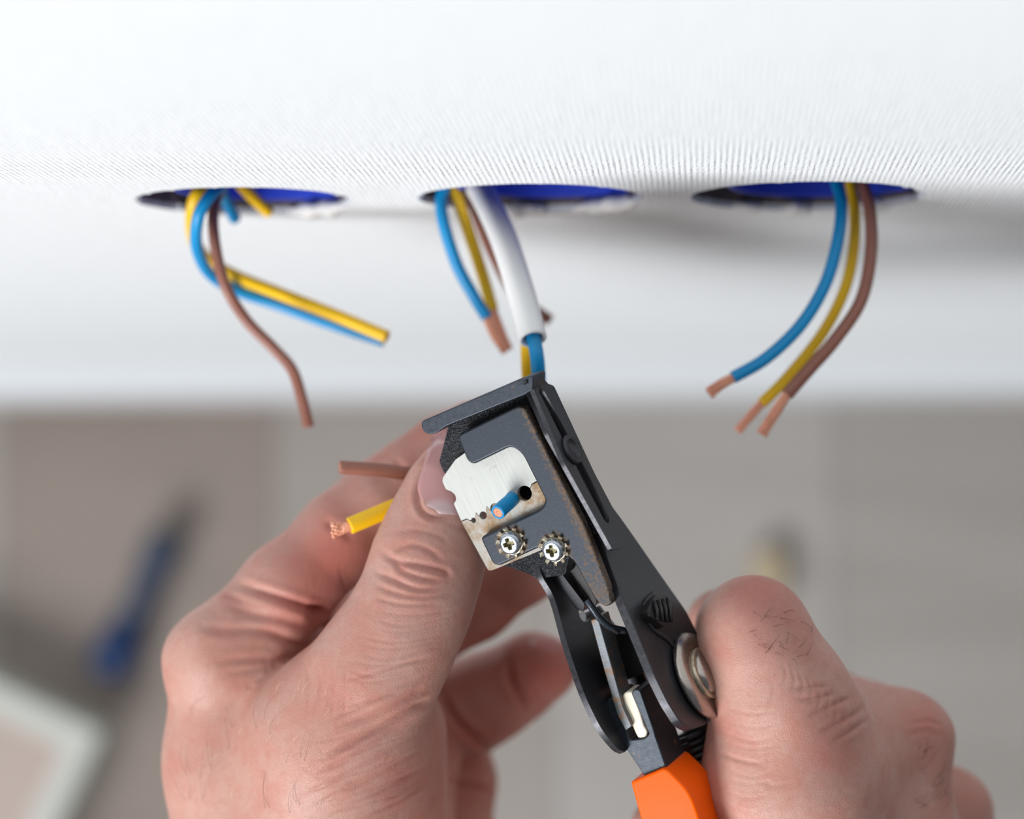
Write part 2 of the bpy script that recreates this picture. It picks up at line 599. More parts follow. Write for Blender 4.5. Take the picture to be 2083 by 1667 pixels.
# middle hole
wire('blue wire hanging from the middle hole with a stripped copper tip',
     [(905, 378, -60), (897, 410, -60), (904, 460, -60), (930, 540, -62), (965, 605, -64), (990, 646, -64)], R0, 'blue',
     [(1008, 684, -64), (1030, 716, -64)], seed=6)
wire('yellow wire hanging beside the white cable with a stripped copper tip',
     [(920, 378, -62), (934, 415, -63), (956, 480, -66), (982, 560, -68), (1002, 630, -68)], R0, 'yellow', [(1016, 670, -68), (1034, 712, -67)], seed=7)
wire('brown wire passing behind the white cable', [(950, 380, -64), (972, 440, -70), (1000, 510, -76), (1050, 600, -84), (1118, 652, -86)], R0, 'brown', seed=8)
# right hole
wire('blue wire curving out of the rightmost hole with bare copper end',
     [(1700, 368, -52), (1711, 410, -50), (1706, 480, -48), (1680, 575, -47), (1630, 660, -46), (1560, 728, -45), (1492, 768, -44)], R0, 'blue',
     [(1465, 783, -44), (1442, 800, -44)], seed=9, flare=0.45)
wire('yellow wire curving out of the rightmost hole between blue and brown wires',
     [(1728, 368, -58), (1738, 420, -57), (1737, 500, -56), (1718, 590, -55), (1672, 680, -54), (1600, 770, -53), (1550, 820, -52)], 0.00140, 'yellow',
     [(1527, 846, -52), (1500, 878, -52)], seed=10)
wire('brown wire curving out of the rightmost hole with longest bare copper end',
     [(1752, 368, -54), (1768, 420, -52), (1772, 510, -50), (1752, 610, -48), (1700, 690, -46), (1646, 752, -45), (1602, 802, -44)], 0.00160, 'brown',
     [(1578, 838, -44), (1549, 884, -44)], seed=11, flare=0.25)


# ------------------------------------------------------------------ wire stripper
nc = np.array([-0.40, -0.20, 0.89]); nc /= np.linalg.norm(nc)
TN = MI @ nc                                   # the tool's face normal, towards the viewer
TO = P(1130, 1050, 5)


def T(px, py, hh=0.0):                         # pixel -> tool face plane raised by hh mm
    r = ray(px, py)
    return CAM + r * (np.dot(TN, TO + TN * hh / 1000 - CAM) / np.dot(TN, r))


EL = T(1237, 1192) - T(1063, 823); EL /= np.linalg.norm(EL)
EC = np.cross(EL, TN); EC /= np.linalg.norm(EC)
if np.dot(EC, MI @ np.array([1.0, 0, 0])) < 0:
    EC = -EC


def S(px, py, ref, off=0.0):                   # pixel -> side plane (normal EC) through ref, moved off mm outwards
    r = ray(px, py); q = np.asarray(ref) + EC * off / 1000
    return CAM + r * (np.dot(EC, q - CAM) / np.dot(EC, r))


MT['dark'] = m_steel('blackened_steel', srgb(54, 60, 68), 0.40, 0.5, 0.75, rust_thr=0.615)
MT['dark2'] = m_steel('worn_black_steel', srgb(58, 58, 62), 0.38, 0.5, 0.4, rust_thr=0.70)
MT['cast'] = m_steel('cast_black_steel', srgb(44, 46, 50), 0.42, 0.4, 0.5, grain=0.9, rust_thr=0.70)
MT['rod'] = m_steel('rusty_steel_rod', srgb(104, 108, 112), 0.42, 0.6, 0.8, rust_thr=0.52)
MT['blade'] = m_brushed('brushed_blade_steel', srgb(186, 187, 182), 0.55, 0.60, tuple(float(c) for c in EC))
MT['blade2'] = m_brushed('rusty_blade_steel', srgb(166, 162, 154), 0.95, 0.44, tuple(float(c) for c in EC))
MT['zinc'] = m_steel('zinc_screw', srgb(176, 182, 190), 0.30, 0.95)
MT['brass'] = m_steel('dirty_zinc', srgb(196, 186, 164), 0.32, 0.8, 0.7, rust_thr=0.56)
MT['recess'] = m_steel('dirty_recess', srgb(138, 130, 96), 0.4, 0.5)
MT['nickel'] = m_steel('nickel_pivot', srgb(176, 166, 158), 0.25, 0.95)
MT['nylon'] = m_wire('nylon', srgb(236, 222, 192), srgb(246, 238, 222))
MT['orange'] = m_plain('orange_vinyl', srgb(255, 96, 0), 0.36, 0.0, Specular_IOR_Level=0.18)
MT['black'] = m_steel('black_spring', srgb(44, 42, 42), 0.4, 0.3)

TORG = P(1130, 1050, -20)


def m_plate():
    a = Mat('face_plate_steel'); co = a.coord()
    def dot(vec):
        d = a.n('ShaderNodeVectorMath', operation='DOT_PRODUCT'); a.l(co, d.inputs[0]); d.inputs[1].default_value = tuple(float(c) for c in vec); return d.outputs['Value']
    ec, el = dot(EC), dot(EL)
    e0 = float(np.dot(EC, T(1120, 934) - TORG)); l0 = float(np.dot(EL, T(1190, 1120) - TORG)); l1 = float(np.dot(EL, T(1225, 1215) - TORG))
    edge = a.n('ShaderNodeMapRange', interpolation_type='SMOOTHSTEP'); a.l(ec, edge.inputs[0]); edge.inputs[1].default_value = e0 - 0.0036; edge.inputs[2].default_value = e0 - 0.0003
    tong = a.n('ShaderNodeMapRange', interpolation_type='SMOOTHSTEP'); a.l(el, tong.inputs[0]); tong.inputs[1].default_value = l0 - 0.012; tong.inputs[2].default_value = l1
    wear = a.math('MAXIMUM', a.math('MULTIPLY', edge.outputs[0], 0.30), a.math('MULTIPLY', tong.outputs[0], 0.26))
    for (sx_, sy_) in ((1041, 1104), (1128, 1118)):
        ds = a.n('ShaderNodeVectorMath', operation='DISTANCE'); a.l(co, ds.inputs[0]); ds.inputs[1].default_value = tuple(float(c) for c in (T(sx_, sy_, 0.3) - TORG))
        rg = a.n('ShaderNodeMapRange', interpolation_type='SMOOTHSTEP'); a.l(ds.outputs['Value'], rg.inputs[0]); rg.inputs[1].default_value = 0.0056; rg.inputs[2].default_value = 0.0034
        wear = a.math('MAXIMUM', wear, a.math('MULTIPLY', rg.outputs[0], 0.30))
    nz = a.noise(1500, 3, 0.6, co); big = a.noise(1300, 5, 0.75, co)
    fac = a.ramp(a.math('ADD', big, wear), [(0.70, K0), (0.86, (0.7, 0.7, 0.7, 1))])
    c = a.mix(nz, srgb(44, 49, 56), srgb(58, 64, 72))
    c = a.mix(fac, c, a.mix(nz, srgb(84, 62, 44), srgb(144, 112, 76)))
    a.col(c)
    a.l(a.ramp(fac, [(0.0, (0.6, 0.6, 0.6, 1)), (1.0, (0.1, 0.1, 0.1, 1))]), a.b.inputs['Metallic'])
    a.l(a.ramp(fac, [(0.0, (0.44, 0.44, 0.44, 1)), (1.0, (0.8, 0.8, 0.8, 1))]), a.b.inputs['Roughness'])
    a.bump(a.math('ADD', a.noise(2200, 2, 0.5, co), a.math('MULTIPLY', fac, nz)), 0.06, 0.0002)
    return a.m


MT['plate'] = m_plate()
tool = empty('wire_stripper', TORG)
tag(tool, 'blackened steel wire stripper with orange grip biting a blue wire', 'wire stripper')
mm = 0.001


def tp(name, poly, h, thick, mat, r=6, bevel=0.0, holes=(), segs=3, parent=tool):
    v, f = prism([T(x, y, h) for x, y in rnd(poly, r)], -TN * thick * mm, [[T(x, y, h) for x, y in hl] for hl in holes])
    return mesh_obj(name, v, f, MT[mat], parent, bevel=bevel, segs=segs)


def arc(cx, cy, r, a0, a1, n=8):
    return [(cx + r * math.cos(math.radians(a0 + (a1 - a0) * k / n)), cy + r * math.sin(math.radians(a0 + (a1 - a0) * k / n)), 0) for k in range(n + 1)]


# jaw blocks behind the blades
tp('jaw_block', [(912, 866), (1000, 822), (1072, 792), (1096, 800), (1226, 1080), (1170, 1112), (1085, 1110), (1100, 1010), (1060, 905), (960, 945), (938, 930), (905, 966), (893, 940)],
   -3.7, 9, 'cast', 5, 0.0003)
tp('jaw_block', [(1003, 1150), (1090, 1108), (1160, 1120), (1150, 1170), (1093, 1178), (1070, 1166), (1032, 1153)], -3.7, 7, 'cast', 3, 0.0003)
# blades with their row of notches (the seam runs through the notch centres)
seam = [(938, 1060, 0), (950, 1055, 0), (956, 1059, 0)] + arc(963, 1058, 4.6, 175, 360, 6) + [(967, 1051, 0), (968, 1042, 0), (975, 1050, 0)] \
    + arc(982.5, 1048, 7.2, 170, 345, 8) + [(989, 1041, 0), (990, 1029, 0), (997, 1038, 0)] + arc(1007, 1034, 10, 175, 330, 8) + [(1020, 1022, 0), (1026, 1024, 0)] \
    + arc(1041, 1017, 13, 170, 330, 8) + arc(1067, 1003, 14.5, 190, 320, 10) + [(1081, 985, 0), (1090, 980, 0)]
seam_lo = [(938, 1060, 0), (950, 1055, 0), (956, 1059, 0)] + arc(963, 1058, 4.6, 175, 0, 6) + [(967, 1051, 0), (968, 1042, 0), (975, 1050, 0)] \
    + arc(982.5, 1048, 7.2, 170, -15, 8) + [(989, 1041, 0), (990, 1029, 0), (997, 1038, 0)] + arc(1007, 1034, 10, 175, -20, 8) + [(1020, 1022, 0), (1026, 1024, 0)] \
    + arc(1041, 1017, 13, 170, 20, 8) + arc(1067, 1003, 14.5, 170, -40, 10) + [(1081, 985, 0), (1090, 980, 0)]
up = seam + [(1118, 968), (1080, 880), (1000, 880), (943, 924, 8), (926, 936, 4), (901, 972, 3), (900, 980, 3), (907, 996, 3), (918, 1000, 4), (927, 1008, 5), (928, 1019, 4), (923, 1025, 3)]
lo = [(p[0] + 0.6, p[1] + 2.2, 0) for p in seam_lo] + [(1125, 975), (1140, 1100), (1100, 1120), (1003, 1160, 8), (994, 1162, 4)]
tp('upper_blade', up, -2.2, 1.3, 'blade', 6)
tp('lower_blade', lo, -2.2, 1.3, 'blade2', 6)
tp('backing_plate', [(1040, 985), (1090, 965), (1112, 1030), (1062, 1048)], -8.5, 2, 'black', 3)
# face plate shaped like a C, running down into a tongue
plate = [(929, 886, 10), (1052, 826, 22), (1068, 830, 10), (1120, 934), (1189, 1069), (1237, 1192), (1246, 1230, 10), (1230, 1236, 8), (1211, 1222, 6), (1166, 1142), (1150, 1130),
         (1134, 1140, 12), (1110, 1133, 10), (1098, 1116, 6), (1090, 1117, 3), (1015, 1152, 10), (1002, 1148, 8), (976, 1094, 9), (1100, 1036, 12), (1110, 1020, 10),
         (1062, 924, 18), (1040, 908, 14), (962, 946, 10), (950, 938, 8)]
tp('face_plate', plate, 0.3, 2.6, 'plate', 6, 0.00125, segs=6)
# bar across the top of the head
tp('stop_bar', [(856, 858, 7), (1060, 771, 8), (1085, 764, 8), (1084, 792, 4), (1068, 803, 4), (906, 868, 10), (884, 884, 10), (868, 884, 8), (858, 874, 6)], 2.2, 7, 'dark', 6, 0.0009, segs=4)

# side strap with its long slot
sref = T(1120, 874, 2.0)
strap = [(1068, 776, 4), (1080, 765, 6), (1100, 765, 10), (1124, 790, 10), (1210, 964), (1268, 1074), (1276, 1100, 6), (1266, 1114, 6), (1246, 1119, 4), (1210, 1054), (1150, 946), (1120, 874), (1082, 784, 4)]
slot = [(1096, 786), (1106, 794), (1140, 856), (1200, 970), (1240, 1054), (1238, 1067), (1230, 1060), (1180, 966), (1118, 840), (1097, 798)]
v, f = prism([S(x, y, sref) for x, y in rnd(strap, 6)], -EC * 1.1 * mm, [[S(x, y, sref) for x, y in rnd(slot, 5, 3)]])
mesh_obj('side_strap', v, f, MT['dark2'], tool, bevel=0.0004, segs=3)
v, f = prism([S(x, y, sref, -1.6) for x, y in rnd([(1082, 790), (1120, 790), (1205, 964), (1262, 1085), (1240, 1100), (1120, 880)], 4)], -EC * 2.0 * mm)
mesh_obj('inner_side_plate', v, f, MT['dark2'], tool, bevel=0.0003)
c = S(1161, 916, sref, 0)
v, f = lathe(c, EC, [(0.0036, 0.0), (0.0036, 0.0005), (0.0031, 0.0010), (0.0024, 0.0007), (0.0022, 0.0004)], 32)
mesh_obj('rivet', v, f, MT['dark2'], tool, smooth=True)

# U-shaped body: right wall (outer face visible), left wall (inner face visible)
rref = T(1268, 1220, -2.0)
rw_front = [(1188, 1020), (1227, 1110), (1268, 1220), (1297, 1290), (1332, 1375), (1360, 1432), (1386, 1472)]
rw_back = [(1408, 1484), (1444, 1472), (1406, 1414), (1385, 1361), (1372, 1312), (1400, 1335), (1440, 1360), (1425, 1300), (1396, 1243), (1362, 1195), (1322, 1138), (1300, 1106), (1262, 1052), (1222, 1000)]
v, f = prism([S(x, y, rref) for x, y in rnd(rw_front + rw_back, 14)], -EC * 2.3 * mm)
mesh_obj('side_wall', v, f, MT['dark2'], tool, bevel=0.0005, segs=3)
lref = T(1094, 1180, -3.0)
lw = catmull([(1083, 1140), (1092, 1176), (1117, 1222), (1140, 1304), (1158, 1360), (1176, 1411), (1194, 1451), (1216, 1492), (1244, 1526), (1260, 1535)], 4)
lf = [S(x, y, lref) for x, y in lw]
lb = [p - TN * (0.020 if i < len(lf) - 6 else 0.020 - 0.0012 * (i - len(lf) + 7) ** 1.3) for i, p in enumerate(lf)]
hc = S(1191, 1249, lref, 1.6); hl = [hc + 0.0019 * (math.cos(a) * EL + 1.6 * math.sin(a) * TN) - EC * 1.6 * mm for a in np.linspace(0, 2 * math.pi, 20, endpoint=False)]
v, f = prism(lf + lb[::-1], EC * 1.5 * mm, [hl])
mesh_obj('side_wall', v, f, MT['dark2'], tool, bevel=0.00035, segs=2)
# curved web joining the two walls at the back, lower half only
v, f = prism([T(x, y, -20) for x, y in [(1150, 1260), (1215, 1235), (1290, 1330), (1330, 1420), (1250, 1450), (1200, 1400)]], -TN * 1.5 * mm)
mesh_obj('back_web', v, f, MT['dark2'], tool)

# inner works
tp('inner_lever', [(1100, 1128), (1122, 1140), (1190, 1230), (1186, 1246), (1172, 1240), (1120, 1170)], -7, 6, 'dark2', 4, 0.0003)
tp('inner_lever', [(1140, 1130), (1166, 1134), (1215, 1225), (1206, 1238), (1192, 1226)], -9, 5, 'black', 4, 0.0003)
tp('push_rod', [(1201, 1262, 3), (1217, 1258, 3), (1240, 1340), (1268, 1440), (1286, 1478, 4), (1272, 1488, 4), (1254, 1452), (1226, 1356)], -3.5, 6.5, 'rod', 3, 0.0003)
hk = catmull([T(1194, 1221, -2), T(1204, 1236, -2), T(1220, 1258, -3), T(1242, 1276, -5), T(1272, 1284, -8)], 6)
v, f = tube(hk, 0.00085, 12); mesh_obj('spring_hook', v, f, MT['dark'], tool, smooth=True)
v, f = tube(catmull([T(1216, 1253, -4), T(1236, 1272, -4.5), T(1258, 1288, -6)], 6), 0.0006, 10); mesh_obj('spring_hook', v, f, MT['black'], tool, smooth=True)
tp('cam_block', [(1240, 1290), (1290, 1280), (1310, 1370), (1262, 1390)], -13, 4, 'black', 4, 0.0003)
# forked end of the front handle, its nylon roller and the orange grip
tp('handle_fork', [(1230, 1440, 8), (1236, 1422, 8), (1250, 1420, 8), (1258, 1440), (1282, 1506, 4), (1310, 1503, 4), (1320, 1494, 4), (1284, 1412, 6), (1289, 1402, 6), (1302, 1404, 6), (1329, 1482), (1334, 1500),
                   (1352, 1552), (1420, 1700), (1380, 1720), (1312, 1582), (1270, 1518, 6), (1258, 1500)], -4.5, 12, 'dark', 4, 0.0005)
tp('nylon_roller', [(1264, 1416, 6), (1274, 1407, 6), (1287, 1408, 5), (1302, 1450), (1310, 1478, 3), (1317, 1488, 5), (1314, 1501, 6), (1298, 1504, 6), (1291, 1490, 3), (1270, 1440)], -4.8, 6, 'nylon', 4, 0.0005)
tp('orange_grip', [(1282, 1592, 6), (1353, 1562, 12), (1404, 1612, 30), (1440, 1720), (1500, 1960), (1420, 1990), (1345, 1800), (1303, 1667)], -3.0, 14, 'orange', 8, 0.0036, segs=8).modifiers['bevel'].harden_normals = False
# rear handle with its spring, mostly inside the fist
for k in range(9):
    u = k / 8
    c = T(1404 + 40 * u, 1496 + 100 * u, -26)
    a, uu, ww = axis_frame(EL)
    ring = [c + 0.0048 * (math.cos(t) * EC + 0.9 * math.sin(t) * TN) for t in np.linspace(0, 2 * math.pi, 25)]
    v, f = tube(ring, 0.00075, 8, cap=False); mesh_obj('spring_coil', v, f, MT['black'], tool, smooth=True)
tp('rear_handle', [(1385, 1480), (1440, 1470), (1475, 1600), (1530, 1800), (1490, 1820), (1430, 1620)], -24, 7, 'black', 6, 0.0006)
# pivot: large washer and domed rivet on the right wall
pc = S(1423, 1376, rref, 1.2)
v, f = lathe(pc, EC, [(0.0104, -0.0006), (0.0106, 0.0), (0.0104, 0.0009), (0.0060, 0.0016), (0.0058, 0.0016)], 56); mesh_obj('pivot_washer', v, f, MT['nickel'], tool, smooth=True)
pc2 = pc + EC * 0.0016
v, f = lathe(pc2, EC, [(0.0062, -0.0002), (0.0064, 0.0004), (0.0061, 0.0009), (0.0055, 0.0009)], 44); mesh_obj('pivot_ring', v, f, MT['brass'], tool, smooth=True)
pc3 = pc2 + EC * 0.0007
v, f = lathe(pc3, EC, [(0.0054 * math.cos(t), 0.0026 * math.sin(t)) for t in np.linspace(0, 1.5, 10)], 40); mesh_obj('pivot_rivet', v, f, MT['nickel'], tool, smooth=True)
v, f = prism([S(x, y, rref, 1.0) for x, y in rnd([(1384, 1290), (1398, 1286), (1412, 1300), (1400, 1340), (1392, 1345)], 5)], -EC * 1.0 * mm)
mesh_obj('washer_tab', v, f, MT['nickel'], tool, bevel=0.0003)
# knurled lug and the lip around it
v, f = prism([S(x, y, rref, 2.6) for x, y in rnd([(1318, 1240), (1330, 1216), (1356, 1206), (1374, 1226), (1372, 1262), (1352, 1275), (1326, 1255)], 5)], -EC * 3.2 * mm)
mesh_obj('lug_bolt', v, f, MT['black'], tool, bevel=0.0004)
for k in range(4):
    a = S(1330 + k * 9, 1224 - k * 2, rref, 2.9); b = S(1338 + k * 9, 1262 + k * 1, rref, 2.9)
    v, f = tube([a, (a + b) / 2 + EC * 0.0003, b], 0.0005, 8); mesh_obj('lug_rib', v, f, MT['black'], tool, smooth=True)
lip = catmull([S(1330, 1208, rref, 0.2), S(1312, 1226, rref, 0.2), S(1312, 1254, rref, 0.2), S(1330, 1282, rref, 0.2), S(1360, 1304, rref, 0.2), S(1378, 1332, rref, 0.2), S(1390, 1372, rref, 0.2), S(1410, 1416, rref, 0.2), S(1442, 1468, rref, 0.2)], 6)
v, f = tube(lip, 0.00055, 10); mesh_obj('wall_lip', v, f, MT['dark2'], tool, smooth=True)


# screws with toothed washers
def screw(px, py, rot):
    c = T(px, py, 0.4)
    s = empty('screw', c - 0); s.parent = tool; s.location = [float(x) for x in (c - origin_of(tool))]
    # toothed washer
    n = 10; ring = []; parts = []
    v, f = lathe(c, TN, [(0.0020, 0.0), (0.00295, 0.0), (0.0029, 0.0004), (0.0020, 0.0005)], 36, False, False); parts.append((v, f))
    a, u, w = axis_frame(TN)
    for k in range(n):
        t = 2 * math.pi * k / n + rot
        d = math.cos(t) * u + math.sin(t) * w; e = np.cross(TN, d)
        q = [c + d * 0.0027 - e * 0.00045, c + d * 0.0027 + e * 0.00045, c + d * 0.0037 + e * 0.00055 + TN * 0.0006, c + d * 0.0037 - e * 0.0004 + TN * 0.0001]
        q2 = [x + TN * 0.0004 for x in q]
        parts.append((q + q2, [(0, 1, 2, 3)[::-1], (4, 5, 6, 7), (0, 1, 5, 4), (1, 2, 6, 5), (2, 3, 7, 6), (3, 0, 4, 7)]))
    v, f = merge(parts); mesh_obj('toothed_washer', v, f, MT['brass'], s)
    # domed pan head with a real cross recess
    R = 0.00268; ns = 64
    rings = [(R, 0.0002), (R, 0.0008)] + [(R * (0.66 + 0.34 * math.cos(t)), 0.0008 + 0.0010 * math.sin(t)) for t in np.linspace(0.2, 1.45, 9)]
    vs, fs = lathe(c, TN, rings, ns, True, False)
    rt, zt = rings[-1]
    rim_ = [c + TN * zt + rt * (math.cos(t) * u + math.sin(t) * w) for t in np.linspace(0, 2 * math.pi, ns, endpoint=False)]
    a_, b_w = 0.00046, 0.00142
    cr2 = [(b_w, -a_), (b_w, a_), (a_ * 1.25, a_ * 1.25), (a_, b_w), (-a_, b_w), (-a_ * 1.25, a_ * 1.25), (-b_w, a_), (-b_w, -a_), (-a_ * 1.25, -a_ * 1.25), (-a_, -b_w), (a_, -b_w), (a_ * 1.25, -a_ * 1.25)]
    rc_, rs_ = math.cos(rot), math.sin(rot)
    cpts = lambda k, z: [c + TN * z + k * ((x * rc_ - y * rs_) * u + (x * rs_ + y * rc_) * w) for x, y in cr2]
    cp = cpts(1.0, zt); cb = cpts(0.72, zt - 0.0011)
    tv, tf = prism(rim_, -TN * 1e-6, [cp])
    keep = [q_ for q_ in tf if len(q_) == 3 and all(np.dot(tv[i_] - c, TN) > zt - 5e-7 for i_ in q_)]
    vs2, fs2 = merge([(vs, fs), (tv, keep)])
    o = mesh_obj('screw_head', vs2, fs2, MT['zinc'], s, smooth=True)
    wv_ = cp + cb; nn_ = len(cp)
    wf_ = [(k, (k + 1) % nn_, nn_ + (k + 1) % nn_, nn_ + k) for k in range(nn_)] + [tuple(range(nn_, 2 * nn_))]
    mesh_obj('cross_recess', wv_, wf_, MT['recess'], s)
    return s


screw(1041, 1104, 0.35)
screw(1128, 1118, 0.1)

# ------------------------------------------------------------------ white cable with its three cores
cab_pts = catmull([P(965, 372, -66), P(985, 400, -60), P(1022, 480, -48), P(1052, 570, -38), P(1072, 640, -31), P(1084, 690, -27)], 12)
cable = tag(empty('cable', cab_pts[0]), 'white sheathed cable from the middle hole leading into the stripper jaws', 'cable')
fr = frames(cab_pts)
v, f = tube(cab_pts, 0.0034, 28, cap=False)
(p, t, u, w) = fr[-1]; b = len(v)
for rr, dd in ((0.0031, 0.0002), (0.0027, 0.0001), (0.0027, -0.006)):
    for k in range(28):
        a = 2 * math.pi * k / 28; v.append(p + t * dd + rr * (math.cos(a) * u + math.sin(a) * w))
last = (len(cab_pts) - 1) * 28
for lo_, hi_ in ((last, b), (b, b + 28), (b + 28, b + 56)):
    for k in range(28): f.append((lo_ + k, lo_ + (k + 1) % 28, hi_ + (k + 1) % 28, hi_ + k))
mesh_obj('sheath', v, f, MT['white'], cable, smooth=True)


def core(pts3, mat, split=None, r=0.00155, per=10, cr=0.66, seed=0, flare=0.0, nst=7):
    path = catmull(pts3, per)
    hold = empty('core_wire', path[0]); hold.parent = cable; hold.location = [float(x) for x in (np.asarray(path[0]) - origin_of(cable))]
    wire_parts(hold, path, split, r, MT[mat], seed, flare, cr, nst)
    return hold


core([P(1080, 672, -29), P(1088, 700, -28), P(1094, 740, -28), P(1096, 800, -32), P(1088, 880, -32), P(1074, 960, -22), T(1046, 990, -14), T(1042, 1010, -6), T(1040, 1018, -1.2), T(1024, 1032, 2.2), T(1013, 1043, 4.6)],
     'blue', r=0.00172, seed=21, nst=14, cr=0.76)
core([P(1078, 672, -33), P(1076, 700, -36), P(1077, 745, -40), P(1078, 800, -44), P(1060, 870, -46), P(1000, 940, -40), P(920, 985, -32), P(815, 1027, -25), P(760, 1050, -22), P(712, 1070, -20),
      P(694, 1076, -20), P(676, 1078, -20)], 'yellow', split=9 * 10 + 1, r=0.00205, seed=22, flare=1.1, nst=12, cr=0.6)
core([P(1084, 672, -34), P(1086, 700, -38), P(1088, 745, -42), P(1088, 800, -46), P(1040, 880, -46), P(960, 945, -38), P(840, 962, -29), P(770, 956, -26), P(692, 951, -24)], 'brown', r=0.00165, seed=23)

# ------------------------------------------------------------------ things on the floor
s = empty('screwdriver', PF(280, 1230, 0)); tag(s, 'blurred dark blue hand tool with a thick end lying on the floor', 'screwdriver')
a = PF(214, 1378, 0.012); b_ = PF(345, 1085, 0.012); d = (b_ - a); Ls = np.linalg.norm(d); d /= Ls
MT['navy'] = m_wire('dark_blue_plastic', srgb(0, 42, 88), srgb(0, 36, 78))
MT['slate'] = m_wire('slate_blue_plastic', srgb(58, 67, 86), srgb(52, 61, 80))
v, f = lathe(a, d, [(0.003, 0.0), (0.0085, 0.002), (0.0108, 0.008), (0.0108, 0.015), (0.0085, 0.024), (0.0070, 0.030)], 24); mesh_obj('handle_bulb', v, f, MT['navy'], s, smooth=True)
v, f = lathe(a, d, [(0.0070, 0.030), (0.0066, 0.038), (0.0078, 0.050), (0.0092, Ls - 0.010), (0.0090, Ls - 0.002), (0.006, Ls)], 24); mesh_obj('handle_grip', v, f, MT['slate'], s, smooth=True)

MT['tray'] = m_plain('pale_plastic', srgb(190, 192, 184), 0.6)
MT['trayin'] = m_wire('printed_card', srgb(174, 170, 162), srgb(180, 152, 142))
c0 = PF(205, 1492, 0.035); ux = PF(0, 1394, 0.035) - c0; ux[2] = 0; ux /= np.linalg.norm(ux); uy = np.cross(np.array([0, 0, 1.0]), ux)
if np.dot(uy, PF(130, 1667, 0.035) - c0) < 0: uy = -uy
tr = empty('storage_box', c0 + ux * 0.1 + uy * 0.1 - np.array([0, 0, 0.035])); tag(tr, 'pale plastic box with a wide rim, out of focus on the floor', 'box')
q = lambda x, y, z: c0 + ux * x + uy * y + np.array([0, 0, z])
Lx, Ly, rim = 0.20, 0.16, 0.013
v, f = prism([q(0, 0, 0), q(Lx, 0, 0), q(Lx, Ly, 0), q(0, Ly, 0)], np.array([0, 0, -0.035]), [[q(rim, rim, 0), q(Lx - rim, rim, 0), q(Lx - rim, Ly - rim, 0), q(rim, Ly - rim, 0)]])
mesh_obj('box_wall', v, f, MT['tray'], tr, bevel=0.0015)
v, f = prism([q(rim, rim, -0.012), q(Lx - rim, rim, -0.012), q(Lx - rim, Ly - rim, -0.012), q(rim, Ly - rim, -0.012)], np.array([0, 0, -0.02]))
mesh_obj('box_insert', v, f, MT['trayin'], tr)

MT['wood'] = m_wire('pale_wood', srgb(178, 162, 132), srgb(170, 152, 122))
c = [PF(1532, 1122, 0.012), PF(1592, 1118, 0.012), PF(1600, 1215, 0.012), PF(1536, 1222, 0.012)]
v, f = prism(c, np.array([0, 0, -0.012])); tag(mesh_obj('wood_block', v, f, MT['wood'], bevel=0.001), 'small pale wooden block on the floor behind the gripping hand', 'wood block')


# ------------------------------------------------------------------ hands (signed distance field, polygonised)
def cpt(px, py, h):
    D = D0 * 1000 - h
    return np.array([(px - CX) / F * D, -(py - CY) / F * D, -D])


def cone(a, b):
    return (cpt(*a[:3]).astype(np.float32), cpt(*b[:3]).astype(np.float32), a[3] * (D0 * 1000 - a[2]) / F, b[3] * (D0 * 1000 - b[2]) / F)


def chain(pts):
    return [cone(pts[i], pts[i + 1]) for i in range(len(pts) - 1)]


def d_cone(p, c):
    a, b, ra, rb = c
    ab = b - a; t = np.clip(((p - a) @ ab) / (ab @ ab), 0, 1)
    q = p - a - t[:, None] * ab
    return np.sqrt(np.einsum('ij,ij->i', q, q)) - (np.float32(ra) + np.float32(rb - ra) * t)


def smin(a, b, k):
    h = np.maximum(k - np.abs(a - b), 0) / k
    return np.minimum(a, b) - h * h * k * 0.25


class HandSDF:
    def __init__(s, body, fingers):
        s.body, s.fingers = body, fingers      # fingers: list of (cones, blend to body, blend inside)

    def __call__(s, p):
        p = p.astype(np.float32)
        db = None
        for c, k in s.body:
            d = d_cone(p, c); db = d if db is None else smin(db, d, k)
        out = None
        for cones, kb, ki in s.fingers:
            df = None
            for c in cones:
                d = d_cone(p, c); df = d if df is None else smin(df, d, ki)
            d = smin(db, df, kb)
            out = d if out is None else smin(out, d, 0.8)
        return out if out is not None else db

    def all_cones(s):
        r = [c for c, _ in s.body]
        for cones, _, _ in s.fingers: r += cones
        return r


def nrm(fn, p, d0, e=0.05):
    g = np.stack([fn(p + np.array(o) * e) - d0 for o in ((1, 0, 0), (0, 1, 0), (0, 0, 1))], 1)
    return g / (np.linalg.norm(g, axis=1, keepdims=True) + 1e-12)


